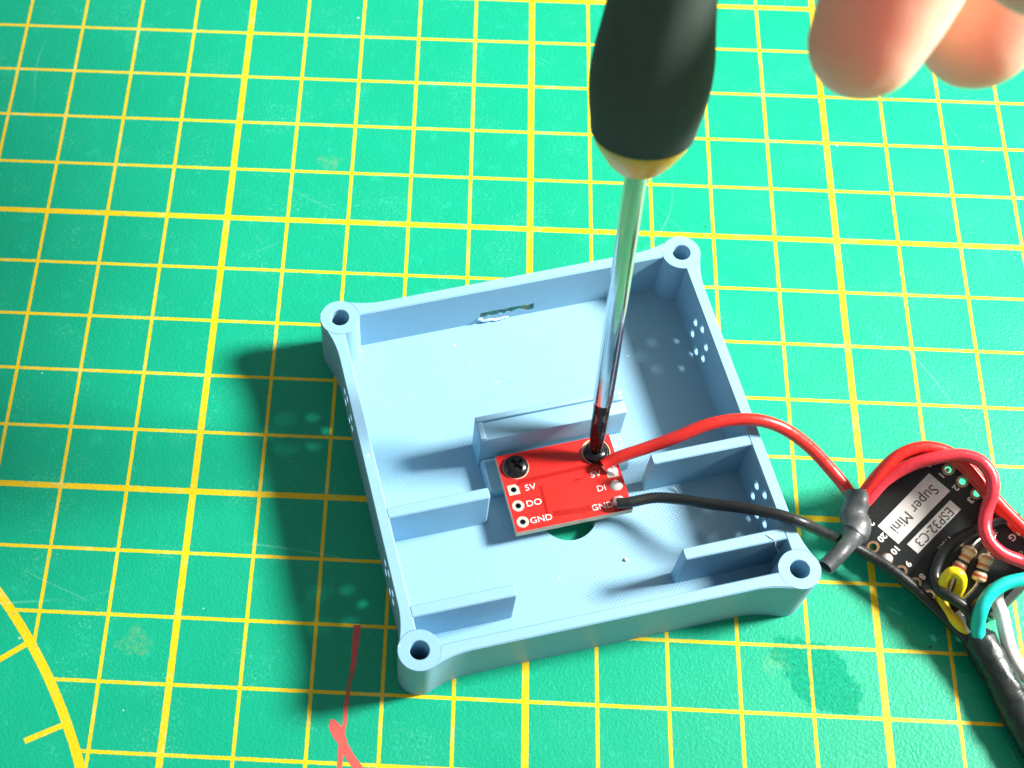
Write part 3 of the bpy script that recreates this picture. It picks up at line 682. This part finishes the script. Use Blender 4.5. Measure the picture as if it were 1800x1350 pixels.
joint(-7.62, -5.08, .75, .5, 4); joint(7.62, -15.24, .75, .5, 5); joint(7.62, -17.78, .8, .5, 6); joint(-5.3, -16.2, .7, .5, 7); joint(4.6, -12.6, .8, .55, 8); joint(-3.5, -18.4, .8, .6, 9)
usb = from_bm('usb_socket', box_bm(-4.5, 4.5, -21.5, -14.2, -4.2, -1.02, .9, 4), M_usb, esp); smooth_angle(usb, 40)
from_bm('socket_mouth', box_bm(-3.6, 3.6, -21.56, -20.5, -3.4, -1.8, .5, 3), M_hole, usb)
from_bm('processor_chip', box_bm(-3, 3, -9, -3, -1.95, -1.02, .08), M_blackboard, esp)
# the far end rests on two cut-off pin stubs
for k in (1, 5): from_bm('pin_stub', cyl_between((7.62, -2.54 * k, -1), (7.62, -2.54 * k, -1.8), .3, n=10), M_lead, esp)

# ------------------------------------------------------------------ resistors
def resistor(name, p0, p1, l0, l1, label):
    a, b = V(p0), V(p1); mid = (a + b) / 2; d = (b - a).normalized()
    m = d.to_track_quat('Z', 'Y').to_matrix().to_4x4(); m.translation = mid * S
    r = empty(name, mat=BM @ m); tag(r, label, 'resistor')
    prof = [(0, -2.0), (.5, -2.0), (.82, -1.85), (1.0, -1.5), (1.0, -1.1), (.86, -.75), (.82, 0), (.86, .75), (1.0, 1.1), (1.0, 1.5), (.82, 1.85), (.5, 2.0), (0, 2.0)]
    body = from_bm('body', lathe_bm(sm(prof), 28), M_res, r, smooth=True)
    inv = m.inverted()
    for end, l in ((-1, l0), (1, l1)):
        tip = (inv @ (V(l) * S)) / S
        from_bm('lead', tube_bm(spline([(0, 0, end * 1.9), (0, 0, end * 2.5), V((0, 0, end * 2.6)).lerp(tip, .7), tip], 5), .24, n=10), M_lead, r, smooth=True)
    return r
resistor('resistor', (-2.75, -12.95, 1.15), (1.3, -12.1, 1.15), (-5.6, -14.2, .2), (3.7, -12.2, .2), 'beige banded resistor with the yellow wire loop over its end')
resistor('resistor', (-1.95, -15.9, 1.15), (2.0, -14.3, 1.15), (-5.3, -16.3, .2), (5.2, -13.1, .2), 'beige banded resistor lying clear of the yellow loop')

# ------------------------------------------------------------------ the hand above
def caps(bm, chain):
    for (x0, y0, z0_, r0), (x1, y1, z1_, r1) in zip(chain, chain[1:]):
        a, b = V((x0, y0, z0_)), V((x1, y1, z1_)); n_ = max(2, int((b - a).length / 2.6))
        for k in range(n_ + 1):
            f = k / n_; r = bmesh.ops.create_icosphere(bm, subdivisions=2, radius=r0 + (r1 - r0) * f)
            bmesh.ops.translate(bm, vec=a.lerp(b, f), verts=r['verts'])
wrist = (168, 27, 168, 19)
H = {'thumb': [(137, 4, 152, 11), (110, -24, 131, 8.6), (83, -46.6, 105.8, 6.8), (73.5, -35, 108.5, 6.5), (66.8, -26.2, 104.5, 5.7)],
     'index': [(128, 24, 150, 9.5), (94, 12, 136, 7.6), (75, -3, 121, 6.9), (68.6, -12.6, 106, 5.7)],
     'middle': [(133, 23, 144, 9.5), (94, -17.3, 111.2, 7.4), (86, -26, 102.8, 6.4), (78, -33.9, 94.0, 6.8), (75.9, -37.2, 89.2, 6.6), (74.7, -39.5, 86.2, 5.8)],
     'ring': [(138, 26, 136, 9), (105.3, -8.8, 99.8, 6.9), (98, -18.3, 93.2, 6.0), (91.6, -27.2, 87.0, 7.1), (89.5, -30.3, 83.2, 7.0), (88.2, -32.3, 80.9, 6.3)],
     'pinky': [(142, 32, 128, 8), (124, 18, 108, 6.2), (113, 5, 101, 5.6), (108, -5, 95, 4.9)]}
bm = bmesh.new()
for k, ch in H.items():
    caps(bm, ch); caps(bm, [wrist, ch[0]])
caps(bm, [wrist, (225, 60, 215, 26)])
hand = from_bm('hand', bm, M_skin)
rm = hand.modifiers.new('r', 'REMESH'); rm.mode = 'VOXEL'; rm.voxel_size = .0009; rm.use_smooth_shade = True
sm_ = hand.modifiers.new('s', 'SMOOTH'); sm_.iterations = 10; sm_.factor = .6
bake(hand)
for p in hand.data.polygons: p.use_smooth = True
hand.data.materials.clear(); hand.data.materials.append(M_skin)
tag(hand, 'fingertips of a bare hand hanging in the air beside the screwdriver grip', 'hand')

for o in bpy.data.objects:
    g = {'wire': 'wires soldered to the two boards', 'screw': 'screws holding the red board', 'resistor': 'resistors on the black board', 'heat shrink': 'heat shrink sleeves over wire joints', 'crumb': 'crumbs on the enclosure floor', 'fibre': 'loose threads in the enclosure'}.get(o.get('category'))
    if g: o['group'] = g
